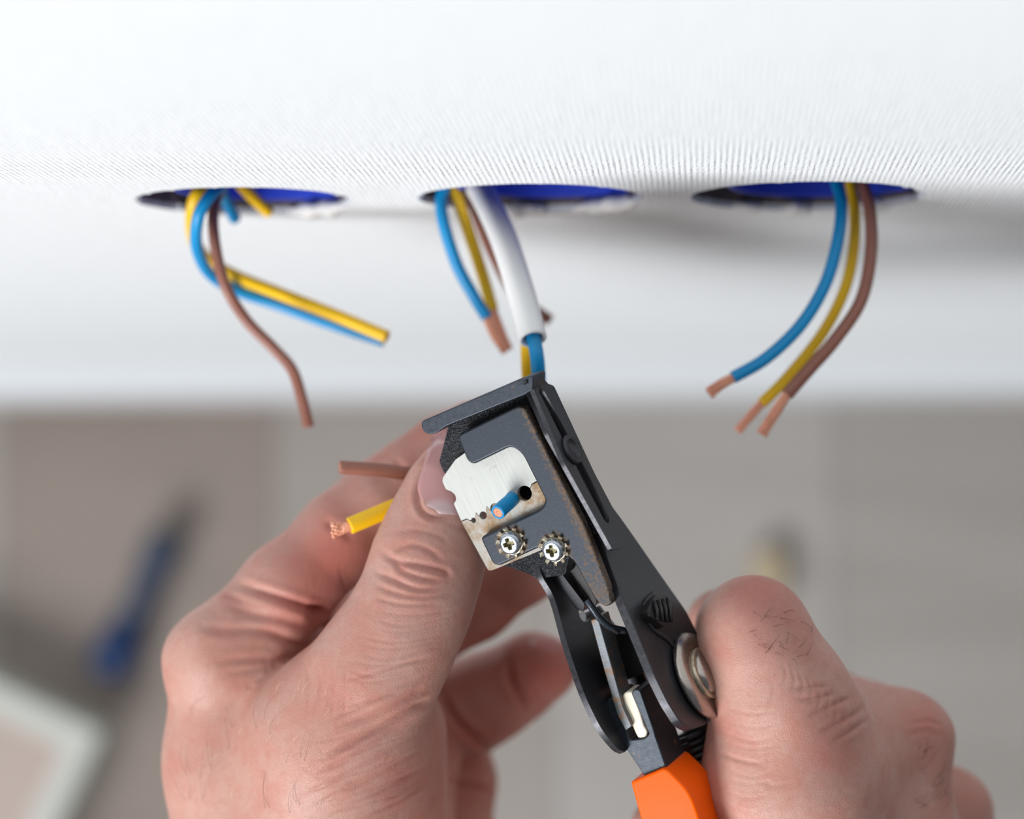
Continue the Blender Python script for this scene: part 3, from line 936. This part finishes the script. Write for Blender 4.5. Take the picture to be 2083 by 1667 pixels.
def polygonise(fn, g):
    cs = fn.all_cones()
    lo = np.min([np.minimum(a - ra, b - rb) for a, b, ra, rb in cs], axis=0) - 3 * g
    hi = np.max([np.maximum(a + ra, b + rb) for a, b, ra, rb in cs], axis=0) + 3 * g
    n = np.ceil((hi - lo) / g).astype(int) + 1
    xs = [lo[i] + g * np.arange(n[i]) for i in range(3)]
    vol = np.empty(n, np.float32)
    Y, Z = np.meshgrid(xs[1], xs[2], indexing='ij')
    yz = np.stack([Y.ravel(), Z.ravel()], 1)
    step = max(1, 400000 // len(yz))
    for i0 in range(0, n[0], step):
        xx = xs[0][i0:i0 + step]
        p = np.concatenate([np.repeat(xx, len(yz))[:, None], np.tile(yz, (len(xx), 1))], 1)
        vol[i0:i0 + step] = fn(p).reshape(len(xx), n[1], n[2])
    ins = vol < 0
    cnt = np.zeros(n - 1, np.int8)
    for dx in (0, 1):
        for dy in (0, 1):
            for dz in (0, 1):
                cnt += ins[dx:n[0] - 1 + dx, dy:n[1] - 1 + dy, dz:n[2] - 1 + dz]
    act = (cnt > 0) & (cnt < 8)
    idx = -np.ones(n - 1, np.int64); ii = np.argwhere(act); idx[act] = np.arange(len(ii))
    V = lo + (ii + 0.5) * g
    quads = []
    for ax in range(3):
        s0 = [slice(None)] * 3; s1 = [slice(None)] * 3; s0[ax] = slice(0, n[ax] - 1); s1[ax] = slice(1, n[ax])
        e = ins[tuple(s0)] != ins[tuple(s1)]
        q = np.argwhere(e); flip = ins[tuple(s0)][e]
        o1, o2 = [(1, 2), (2, 0), (0, 1)][ax]
        d1 = np.zeros(3, int); d1[o1] = 1; d2 = np.zeros(3, int); d2[o2] = 1
        ok = (q[:, o1] > 0) & (q[:, o2] > 0); q = q[ok]; flip = flip[ok]
        gi = lambda a: idx[tuple(a.T)]
        A, B, C, Dd = gi(q - d1 - d2), gi(q - d2), gi(q), gi(q - d1)
        Q = np.stack([A, B, C, Dd], 1); Q[~flip] = Q[~flip][:, ::-1]
        quads.append(Q)
    Q = np.concatenate(quads)
    for _ in range(3):
        d = fn(V); V = V - nrm(fn, V, d) * d[:, None] * 0.95
    return V, Q


def subdivide(V, Q):
    E = np.concatenate([Q[:, [0, 1]], Q[:, [1, 2]], Q[:, [2, 3]], Q[:, [3, 0]]]); Es = np.sort(E, 1)
    key = Es[:, 0] * len(V) + Es[:, 1]
    uq, first, inv = np.unique(key, return_index=True, return_inverse=True)
    mid = V[Es[first]].mean(1); fc = V[Q].mean(1)
    nq = len(Q); e = inv.reshape(4, nq) + len(V); c = np.arange(nq) + len(V) + len(mid)
    V2 = np.concatenate([V, mid, fc])
    q = [np.stack([Q[:, k], e[k], c, e[(k + 3) % 4]], 1) for k in range(4)]
    return V2, np.concatenate(q)


def snoise(p, f, seed, oct=3):
    rs = np.random.RandomState(seed); out = np.zeros(len(p)); amp = 1.0
    for o in range(oct):
        for k in range(5):
            d = rs.normal(size=3); d /= np.linalg.norm(d)
            out += amp * np.sin(p @ d * f + rs.uniform(0, 6.28)) / 5
        f *= 1.9; amp *= 0.55
    return out


def project(V):
    D = -V[:, 2]
    return V[:, 0] / D * F + CX, -V[:, 1] / D * F + CY, D0 * 1000 - D


def poly_dist(x, y, pts):
    pts = np.array(catmull(pts, 6)) if len(pts) > 2 else np.array(pts, float)
    best = np.full(len(x), 1e9); tt = np.zeros(len(x)); n = len(pts) - 1
    for i in range(n):
        a, b = pts[i], pts[i + 1]; ab = b - a
        t = np.clip(((x - a[0]) * ab[0] + (y - a[1]) * ab[1]) / (ab @ ab + 1e-9), 0, 1)
        d = np.hypot(x - a[0] - t * ab[0], y - a[1] - t * ab[1])
        m = d < best; best[m] = d[m]; tt[m] = (i + t[m]) / n
    return best, tt


def make_hand(fn, g, creases, tones, parent, label, bumps=()):
    V, Q = polygonise(fn, g)
    for _ in range(2):
        V, Q = subdivide(V, Q)
        d = fn(V); N = nrm(fn, V, d, 0.15); V = V - N * d[:, None]
    px, py, hh = project(V)
    view = -V / np.linalg.norm(V, axis=1, keepdims=True)
    face = np.clip((N * view).sum(1) * 2.0, 0, 1)
    disp = 0.20 * snoise(V, 0.30, 5, 2) + 0.025 * snoise(V, 1.8, 9, 2)
    red = np.zeros(len(V))
    for (pts, depth, wid, h0, h1) in creases:
        pa = np.array(pts, float); mrg = wid * 4 + 8
        sel = np.where((px > pa[:, 0].min() - mrg) & (px < pa[:, 0].max() + mrg) & (py > pa[:, 1].min() - mrg) & (py < pa[:, 1].max() + mrg) & (hh > h0) & (hh < h1) & (face > 0.02))[0]
        if len(sel) == 0: continue
        d, t = poly_dist(px[sel], py[sel], pts)
        env = np.clip(np.sin(np.pi * np.clip(t, 0.02, 0.98)) * 1.6, 0, 1) * face[sel]
        prof = -np.exp(-(d / wid) ** 2) + 0.22 * np.exp(-((d - 2.0 * wid) / (1.1 * wid)) ** 2)
        disp[sel] += depth * env * prof
        red[sel] += 0.22 * min(1.0, depth / 0.5) * env * np.exp(-(d / (wid * 1.2)) ** 2)
    for (bx, by, br, amt, h0, h1) in bumps:
        e = np.exp(-((px - bx) ** 2 + (py - by) ** 2) / br ** 2) * ((hh > h0) & (hh < h1)); disp += amt * e * face
    V = V + N * disp[:, None]
    base = np.array(srgb(194, 150, 136)[:3]); rc = np.array(srgb(160, 78, 68)[:3])
    col = np.tile(base, (len(V), 1))
    for (tx, ty, tr_, amt, h0, h1) in tones:
        e = amt * np.exp(-((px - tx) ** 2 + (py - ty) ** 2) / tr_ ** 2) * ((hh > h0) & (hh < h1)); red += e
    red += 0.10 * np.clip(snoise(V, 0.25, 21, 2), -0.5, 1)
    red = np.clip(red, 0, 0.85)[:, None]
    col = col * (1 - red) + rc * red
    Wd = (MI @ (V.T / 1000.0)).T + CAM
    org = origin_of(parent)
    me = bpy.data.meshes.new('hand')
    me.vertices.add(len(Wd)); me.vertices.foreach_set('co', (Wd - org).astype(np.float32).ravel())
    me.loops.add(Q.size); me.loops.foreach_set('vertex_index', Q.astype(np.int32).ravel())
    me.polygons.add(len(Q)); me.polygons.foreach_set('loop_start', np.arange(0, Q.size, 4, dtype=np.int32))
    me.polygons.foreach_set('loop_total', np.full(len(Q), 4, np.int32))
    me.update(calc_edges=True); me.validate()
    me.polygons.foreach_set('use_smooth', np.ones(len(me.polygons), bool))
    at = me.color_attributes.new('tone', 'FLOAT_COLOR', 'POINT')
    at.data.foreach_set('color', np.concatenate([col, np.ones((len(col), 1))], 1).astype(np.float32).ravel())
    me.materials.append(MT['skin'])
    o = link(bpy.data.objects.new('hand', me)); o.parent = parent; o['label'] = label
    print('hand', len(V), 'verts')
    return o


def trace(fn, px, py, h_start=60, off=0.0):
    """march from the camera to the surface; returns camera-space points (mm)"""
    px = np.asarray(px, float); py = np.asarray(py, float)
    d = np.stack([(px - CX) / F, -(py - CY) / F, -np.ones_like(px)], 1); d /= np.linalg.norm(d, axis=1, keepdims=True)
    p = d * (D0 * 1000 - h_start)
    for _ in range(90):
        p = p + d * np.clip(fn(p), -2, 6)[:, None] * 0.9
    n = nrm(fn, p, fn(p))
    return p, n


def to_world(p):
    return (MI @ (np.asarray(p).T / 1000.0)).T + CAM


def make_nail(fn, centre, axis_px, half_w, half_l, parent, name='fingernail', off=0.45, tone=(206, 150, 146)):
    """nail patch: centre and axis (towards the tip) in pixels"""
    ax = np.array(axis_px, float); ax /= np.linalg.norm(ax); cr = np.array([-ax[1], ax[0]])
    nu, nv = 17, 25; pts = []; uv = []
    for j in range(nv):
        t = -1 + 2 * j / (nv - 1)
        wd = 1.0 if t > -0.35 else math.sqrt(max(0.0, 1 - ((-0.35 - t) / 0.65) ** 2)) * 0.999 + 0.001
        for i in range(nu):
            s = -1 + 2 * i / (nu - 1)
            q = np.array(centre) + cr * half_w * s * wd + ax * half_l * t
            pts.append(q); uv.append((s * wd, t))
    pts = np.array(pts); p, n = trace(fn, pts[:, 0], pts[:, 1])
    uv = np.array(uv)
    top = p + n * (off * (1 - 0.55 * np.abs(uv[:, 0]) ** 4))[:, None]
    bot = p - n * 0.5
    V = np.concatenate([to_world(top), to_world(bot)]); m = nu * nv
    f = []
    for j in range(nv - 1):
        for i in range(nu - 1):
            a = j * nu + i; f.append((a, a + 1, a + nu + 1, a + nu)); f.append((m + a, m + a + nu, m + a + nu + 1, m + a + 1))
    bd = [i for i in range(nu)] + [j * nu + nu - 1 for j in range(1, nv)] + [(nv - 1) * nu + i for i in range(nu - 2, -1, -1)] + [j * nu for j in range(nv - 2, 0, -1)]
    for k in range(len(bd)):
        a, b = bd[k], bd[(k + 1) % len(bd)]; f.append((a, b, m + b, m + a)[::-1])
    if 'nail' not in MT:
        A = Mat('nail'); at = A.n('ShaderNodeAttribute', attribute_name='tone'); A.l(at.outputs['Color'], A.b.inputs['Base Color']); A.set(Roughness=0.3)
        A.b.inputs['Subsurface Weight'].default_value = 0.15; A.b.inputs['Subsurface Scale'].default_value = 0.002
        MT['nail'] = A.m
    o = mesh_obj(name, V, f, MT['nail'], parent, smooth=True)
    base = np.array(srgb(*tone)[:3]); lun = np.array(srgb(204, 176, 176)[:3])
    e = np.clip((0.115 - ((uv[:, 0] * 0.55) ** 2 + ((uv[:, 1] + 0.95) * 1.0) ** 2)) / 0.09, 0, 1)[:, None]
    col = base * (1 - e) + lun * e; col = np.concatenate([np.concatenate([col, col]), np.ones((2 * m, 1))], 1)
    at = o.data.color_attributes.new('tone', 'FLOAT_COLOR', 'POINT'); at.data.foreach_set('color', col.astype(np.float32).ravel())
    return o


def make_hair(fn, specs, parent, seed, hr=1.0, mats=('hair_dark', 'hair_light')):
    rs = random.Random(seed)
    for matn, colr in (('hair_dark', srgb(92, 62, 50)), ('hair_light', srgb(236, 214, 186))):
        if matn not in MT: MT[matn] = m_plain(matn, colr, 0.4)
    for matn in mats:
        sel = [s for s in specs if s[0] == matn]
        if not sel: continue
        P0 = np.array([[s[1], s[2]] for s in sel]); p, n = trace(fn, P0[:, 0], P0[:, 1])
        parts = []
        for s, q, nn in zip(sel, p, n):
            _, x, y, ang, L, curl = s
            d = np.array([math.cos(ang), -math.sin(ang), 0.0]); d = d - nn * (d @ nn); d /= np.linalg.norm(d) + 1e-9
            side = np.cross(nn, d); pts = []
            for k in range(7):
                t = k / 6
                pts.append(q + d * L * t + side * curl * L * t * t + nn * (0.05 + 0.28 * L * math.sin(math.pi * min(t, 0.9)) * 0.5))
            pts = [to_world(pp[None])[0] for pp in pts]
            parts.append(tube(pts, [0.000030 * hr, 0.000027 * hr, 0.000012 * hr], 5))
        v, f = merge(parts)
        tag(mesh_obj('hand_hair', v, f, MT[matn], parent, smooth=True), kind='stuff')


person = empty('person', P(1100, 2050, -60))
tag(person, 'two bare hands of a worker, one holding wires, one squeezing the stripper', 'person')

# --- hand holding the wires
body = [
    (cone((440, 1345, -38, 96), (470, 1560, -44, 118)), 8), (cone((470, 1560, -44, 118), (520, 1860, -52, 150)), 10),
    (cone((760, 1372, -16, 118), (690, 1500, -24, 150)), 10), (cone((690, 1500, -24, 150), (610, 1860, -40, 190)), 14),
    (cone((790, 1500, -34, 112), (780, 1700, -40, 128)), 10), (cone((610, 1450, -50, 104), (560, 1700, -50, 158)), 9),
    (cone((560, 1420, -62, 110), (640, 1640, -74, 150)), 14), (cone((700, 1480, -78, 120), (720, 1760, -80, 150)), 14),
    (cone((820, 1560, -92, 110), (760, 1820, -84, 140)), 14), (cone((830, 1470, -62, 72), (820, 1700, -66, 96)), 8), (cone((600, 1860, -55, 205), (600, 2480, -90, 225)), 18),
]
thumb = chain([(760, 1372, -16, 118), (812, 1290, -15, 114), (850, 1215, -16, 107), (872, 1130, -18, 106), (896, 1045, -20, 86), (918, 985, -21, 74), (926, 962, -22, 66)])
index = chain([(440, 1345, -38, 96), (585, 1200, -40, 93), (698, 1092, -42, 88), (770, 1028, -44, 84), (836, 976, -46, 77), (905, 925, -48, 75), (962, 884, -50, 70)]) + [cone((520, 1290, -50, 70), (690, 1310, -58, 58))]
middle = chain([(480, 1430, -66, 96), (720, 1300, -78, 92), (870, 1260, -80, 90), (955, 1216, -80, 88), (1062, 1140, -74, 84), (1090, 1110, -70, 78)])
ring = chain([(640, 1520, -90, 92), (840, 1470, -96, 92), (958, 1438, -98, 92), (1010, 1412, -96, 84), (1058, 1384, -94, 74), (1085, 1360, -92, 68), (1114, 1358, -90, 60)])
pinky = chain([(760, 1600, -108, 88), (900, 1490, -112, 84), (925, 1590, -112, 80), (918, 1720, -108, 84)])
LH = HandSDF(body, [(thumb, 7, 5), (index, 7, 4), (middle, 5, 4), (ring, 4, 4), (pinky, 5, 4)])
cre = []
A_ = lambda pts, d, w, h0=-60, h1=30: cre.append((pts, d, w, h0, h1))
# thumb knuckle
A_([(775, 1118), (800, 1140), (850, 1150), (905, 1165), (912, 1180)], 0.55, 7, -40)
A_([(800, 1125), (830, 1108), (870, 1118), (905, 1145)], 0.35, 6, -40)
A_([(762, 1163), (800, 1180), (850, 1200), (905, 1196)], 0.45, 6, -40)
A_([(800, 1140), (820, 1162), (870, 1180), (908, 1180)], 0.4, 6, -40)
A_([(760, 1190), (810, 1208), (870, 1216), (930, 1206)], 0.28, 5, -40)
A_([(755, 1215), (820, 1230), (900, 1228)], 0.2, 4, -40)
A_([(800, 1085), (840, 1078), (890, 1090), (915, 1108)], 0.2, 5, -40)
A_([(900, 1060), (935, 1075), (955, 1090)], 0.15, 5, -40)
for k in range(9):                                   # fine lines across the thumb's lower half
    y = 1238 + k * 17; x0 = 748 - k * 10
    A_([(x0 + 10 + (k % 3) * 12, y + 4), (x0 + 90, y + 14 + (k % 2) * 5), (x0 + 190, y + 2 - (k % 3) * 5)], 0.09, 3.2, -40)
# nail groove
A_([(900, 902), (872, 935), (852, 982), (849, 1016), (860, 1042), (888, 1054), (930, 1050)], 0.8, 6, -40)
# fan of creases from the thumb base towards the wrist
A_([(880, 1420), (845, 1440), (790, 1475), (720, 1510), (660, 1545)], 1.0, 8, -45)
A_([(865, 1394), (830, 1420), (760, 1455), (690, 1478)], 0.5, 7, -45)
A_([(862, 1372), (800, 1405), (730, 1440), (660, 1470)], 0.3, 5, -45)
A_([(850, 1455), (780, 1500), (700, 1548), (640, 1575)], 0.4, 6, -45)
A_([(850, 1490), (770, 1540), (680, 1590), (600, 1620)], 0.28, 5, -45)
A_([(860, 1520), (780, 1570), (690, 1615), (620, 1650)], 0.25, 5, -45)
A_([(870, 1555), (800, 1595), (720, 1640), (660, 1665)], 0.22, 5, -45)
A_([(820, 1405), (760, 1425), (700, 1440)], 0.22, 4, -45)
A_([(870, 1590), (820, 1625), (740, 1665)], 0.2, 4, -45)
A_([(700, 1385), (760, 1370), (830, 1350), (880, 1335)], 0.22, 4, -45)
for k in range(16):
    u = k / 15
    A_([(850 - 20 * (k % 3), 1410 + 200 * u), (760 - 14 * (k % 4), 1452 + 190 * u + 6 * (k % 3)), (660 - 22 * (k % 3), 1490 + 180 * u)], 0.07, 3.0, -45)
for k in range(8):
    A_([(622 + k * 14, 1345 + k * 2), (628 + k * 12 - 8 * (k % 2), 1390 + k * 3), (610 + k * 13, 1440 + (k % 3) * 14)], 0.10, 3.2, -45)
# index base folds and the web
A_([(470, 1185), (540, 1208), (610, 1232), (690, 1262), (715, 1275)], 1.2, 9, -75, -15)
A_([(620, 1240), (680, 1262), (720, 1262), (760, 1230)], 2.6, 30, -75, -22)
A_([(452, 1222), (500, 1248), (580, 1262), (650, 1290)], 0.4, 9, -75, -15)
A_([(395, 1275), (450, 1284), (540, 1286), (600, 1310), (650, 1335)], 0.55, 9, -75, -15)
A_([(440, 1215), (470, 1218), (500, 1225)], 0.5, 7, -75, -15)
A_([(430, 1350), (500, 1342), (580, 1344), (640, 1330)], 0.35, 9, -75, -15)
A_([(450, 1372), (520, 1362), (590, 1360)], 0.25, 7, -75, -15)
A_([(655, 1060), (690, 1075), (720, 1100)], 0.4, 9, -75, -30)
A_([(800, 930), (825, 965), (860, 985)], 0.5, 8, -75, -30)
# ring finger joints
A_([(1040, 1330), (1035, 1375), (1065, 1425), (1085, 1445)], 1.2, 9, -120, -70)
A_([(900, 1400), (915, 1450), (960, 1500), (1010, 1535)], 1.0, 9, -130, -70)
A_([(900, 1590), (950, 1600), (1000, 1615)], 0.9, 8, -130, -70)
tones = [(870, 1150, 60, 0.25, -30, 30), (690, 1110, 90, 0.45, -70, -20), (900, 940, 120, 0.35, -70, -20), (1110, 1360, 70, 0.6, -110, -60),
         (640, 1170, 110, 0.40, -70, -20), (640, 1280, 70, 0.35, -80, -20), (680, 1390, 60, 0.25, -40, 20), (960, 1250, 140, 0.4, -110, -50), (960, 1480, 140, 0.4, -140, -60), (820, 1590, 70, 0.22, -50, 20)]
hl = make_hand(LH, 1.5, cre, tones, person, 'hand with raised thumb pinching the brown and yellow wires',
               [(400, 1265, 40, 0.8, -75, -10), (470, 1262, 22, 0.25, -75, -10), (450, 1235, 18, 0.25, -75, -10)])
make_nail(LH, (920, 966), (0.30, -0.95), 62, 84, hl, off=0.22, tone=(186, 136, 134))
make_nail(LH, (1108, 1312), (0.95, 0.1), 14, 30, hl, off=0.15, tone=(190, 130, 124))
sp = []
rs = random.Random(3)
for k in range(20):
    sp.append(('hair_dark', rs.uniform(370, 620), rs.uniform(1450, 1660), rs.uniform(-2.0, -0.9), rs.uniform(4, 10), rs.uniform(-0.7, 0.7)))
for k in range(46):
    sp.append(('hair_light', rs.uniform(400, 680), rs.uniform(1400, 1660), rs.uniform(-1.4, -0.6), rs.uniform(1.5, 4), rs.uniform(-0.3, 0.3)))
sp = [(m, x, y, a, L, c) for (m, x, y, a, L, c) in sp]
make_hair(LH, sp, hl, 4)

# --- hand squeezing the stripper
body = [
    (cone((1600, 1452, -14, 126), (1606, 1580, -18, 152)), 10), (cone((1606, 1580, -18, 152), (1640, 1900, -40, 195)), 14),
    (cone((1842, 1506, -42, 86), (1800, 1760, -48, 125)), 9), (cone((1800, 1760, -48, 125), (1740, 1960, -56, 160)), 14),
    (cone((1650, 1468, -24, 92), (1832, 1508, -48, 84)), 6), (cone((1700, 1560, -36, 140), (1740, 1800, -50, 165)), 14),
    (cone((1925, 1655, -72, 84), (1850, 1860, -76, 120)), 9), (cone((1760, 1640, -70, 120), (1760, 1900, -74, 150)), 14),
    (cone((1700, 1900, -60, 205), (1800, 2480, -90, 225)), 18),
]
thumb = chain([(1600, 1452, -14, 126), (1582, 1392, -11, 114), (1552, 1330, -9, 104), (1531, 1282, -10, 102), (1515, 1285, -26, 92), (1500, 1300, -40, 80)])
index = chain([(1842, 1506, -42, 86), (1770, 1478, -70, 84), (1640, 1420, -82, 80), (1540, 1335, -76, 76), (1468, 1270, -60, 72)])
middle = chain([(1925, 1655, -72, 84), (1760, 1600, -102, 84), (1540, 1600, -108, 80), (1420, 1640, -88, 72), (1348, 1688, -62, 66)])
ring = chain([(1900, 1820, -100, 80), (1700, 1780, -120, 80), (1500, 1760, -110, 74), (1400, 1780, -82, 66)])
RH = HandSDF(body, [(thumb, 9, 5), (index, 6, 4), (middle, 6, 4), (ring, 6, 4)])
cre = []
A_([(1610, 1402), (1650, 1398), (1690, 1398)], 0.25, 6, -60)
A_([(1640, 1460), (1670, 1445), (1710, 1430), (1735, 1420)], 0.3, 6, -60)
A_([(1660, 1490), (1700, 1475), (1745, 1450), (1765, 1425)], 0.28, 6, -60)
A_([(1620, 1425), (1660, 1420), (1700, 1412)], 0.25, 5, -60)
A_([(1690, 1510), (1730, 1490), (1770, 1460)], 0.25, 5, -60)
A_([(1450, 1530), (1500, 1545), (1560, 1560)], 0.2, 5, -60)
A_([(1580, 1395), (1570, 1420), (1560, 1450)], 0.12, 5, -60)
A_([(1840, 1500), (1880, 1490), (1925, 1505)], 0.14, 6, -80)
A_([(1850, 1475), (1885, 1470), (1915, 1480)], 0.22, 5, -80)
A_([(1600, 1205), (1620, 1225), (1640, 1260)], 0.25, 6, -60)
A_([(1545, 1590), (1580, 1600), (1620, 1590)], 0.15, 6, -60)
for k in range(9):
    A_([(1590 + 16 * k, 1350 + 8 * k), (1600 + 17 * k, 1372 + 10 * k), (1590 + 18 * k, 1400 + 12 * k)], 0.10, 3.4, -70)
    A_([(1470, 1440 + 24 * k), (1530, 1452 + 24 * k + 5 * (k % 3)), (1590, 1446 + 23 * k)], 0.08, 3.4, -70)
tones = [(1690, 1500, 70, 0.35, -80, 20), (1560, 1200, 70, 0.3, -60, 20), (1890, 1460, 70, 0.38, -90, 0), (1980, 1620, 60, 0.35, -120, 0), (1560, 1300, 110, 0.18, -60, 20), (1460, 1260, 50, 0.2, -100, -40)]
hr = make_hand(RH, 1.5, cre, tones, person, 'hand wrapped around the stripper handles with bent thumb on top',
               [(1885, 1470, 40, 0.7, -90, 0), (1610, 1480, 50, 0.5, -60, 20)])
sp = []
for k in range(24):
    sp.append(('hair_dark', rs.uniform(1520, 1655), rs.uniform(1235, 1345), rs.uniform(-1.2, 0.9), rs.uniform(1.5, 4), rs.uniform(-0.5, 0.5)))
for k in range(26):
    sp.append(('hair_dark', rs.uniform(1860, 1930), rs.uniform(1520, 1660), rs.uniform(-1.3, 0.3), rs.uniform(1.5, 5), rs.uniform(-0.5, 0.5)))
make_hair(RH, sp, hr, 8, 1.5)
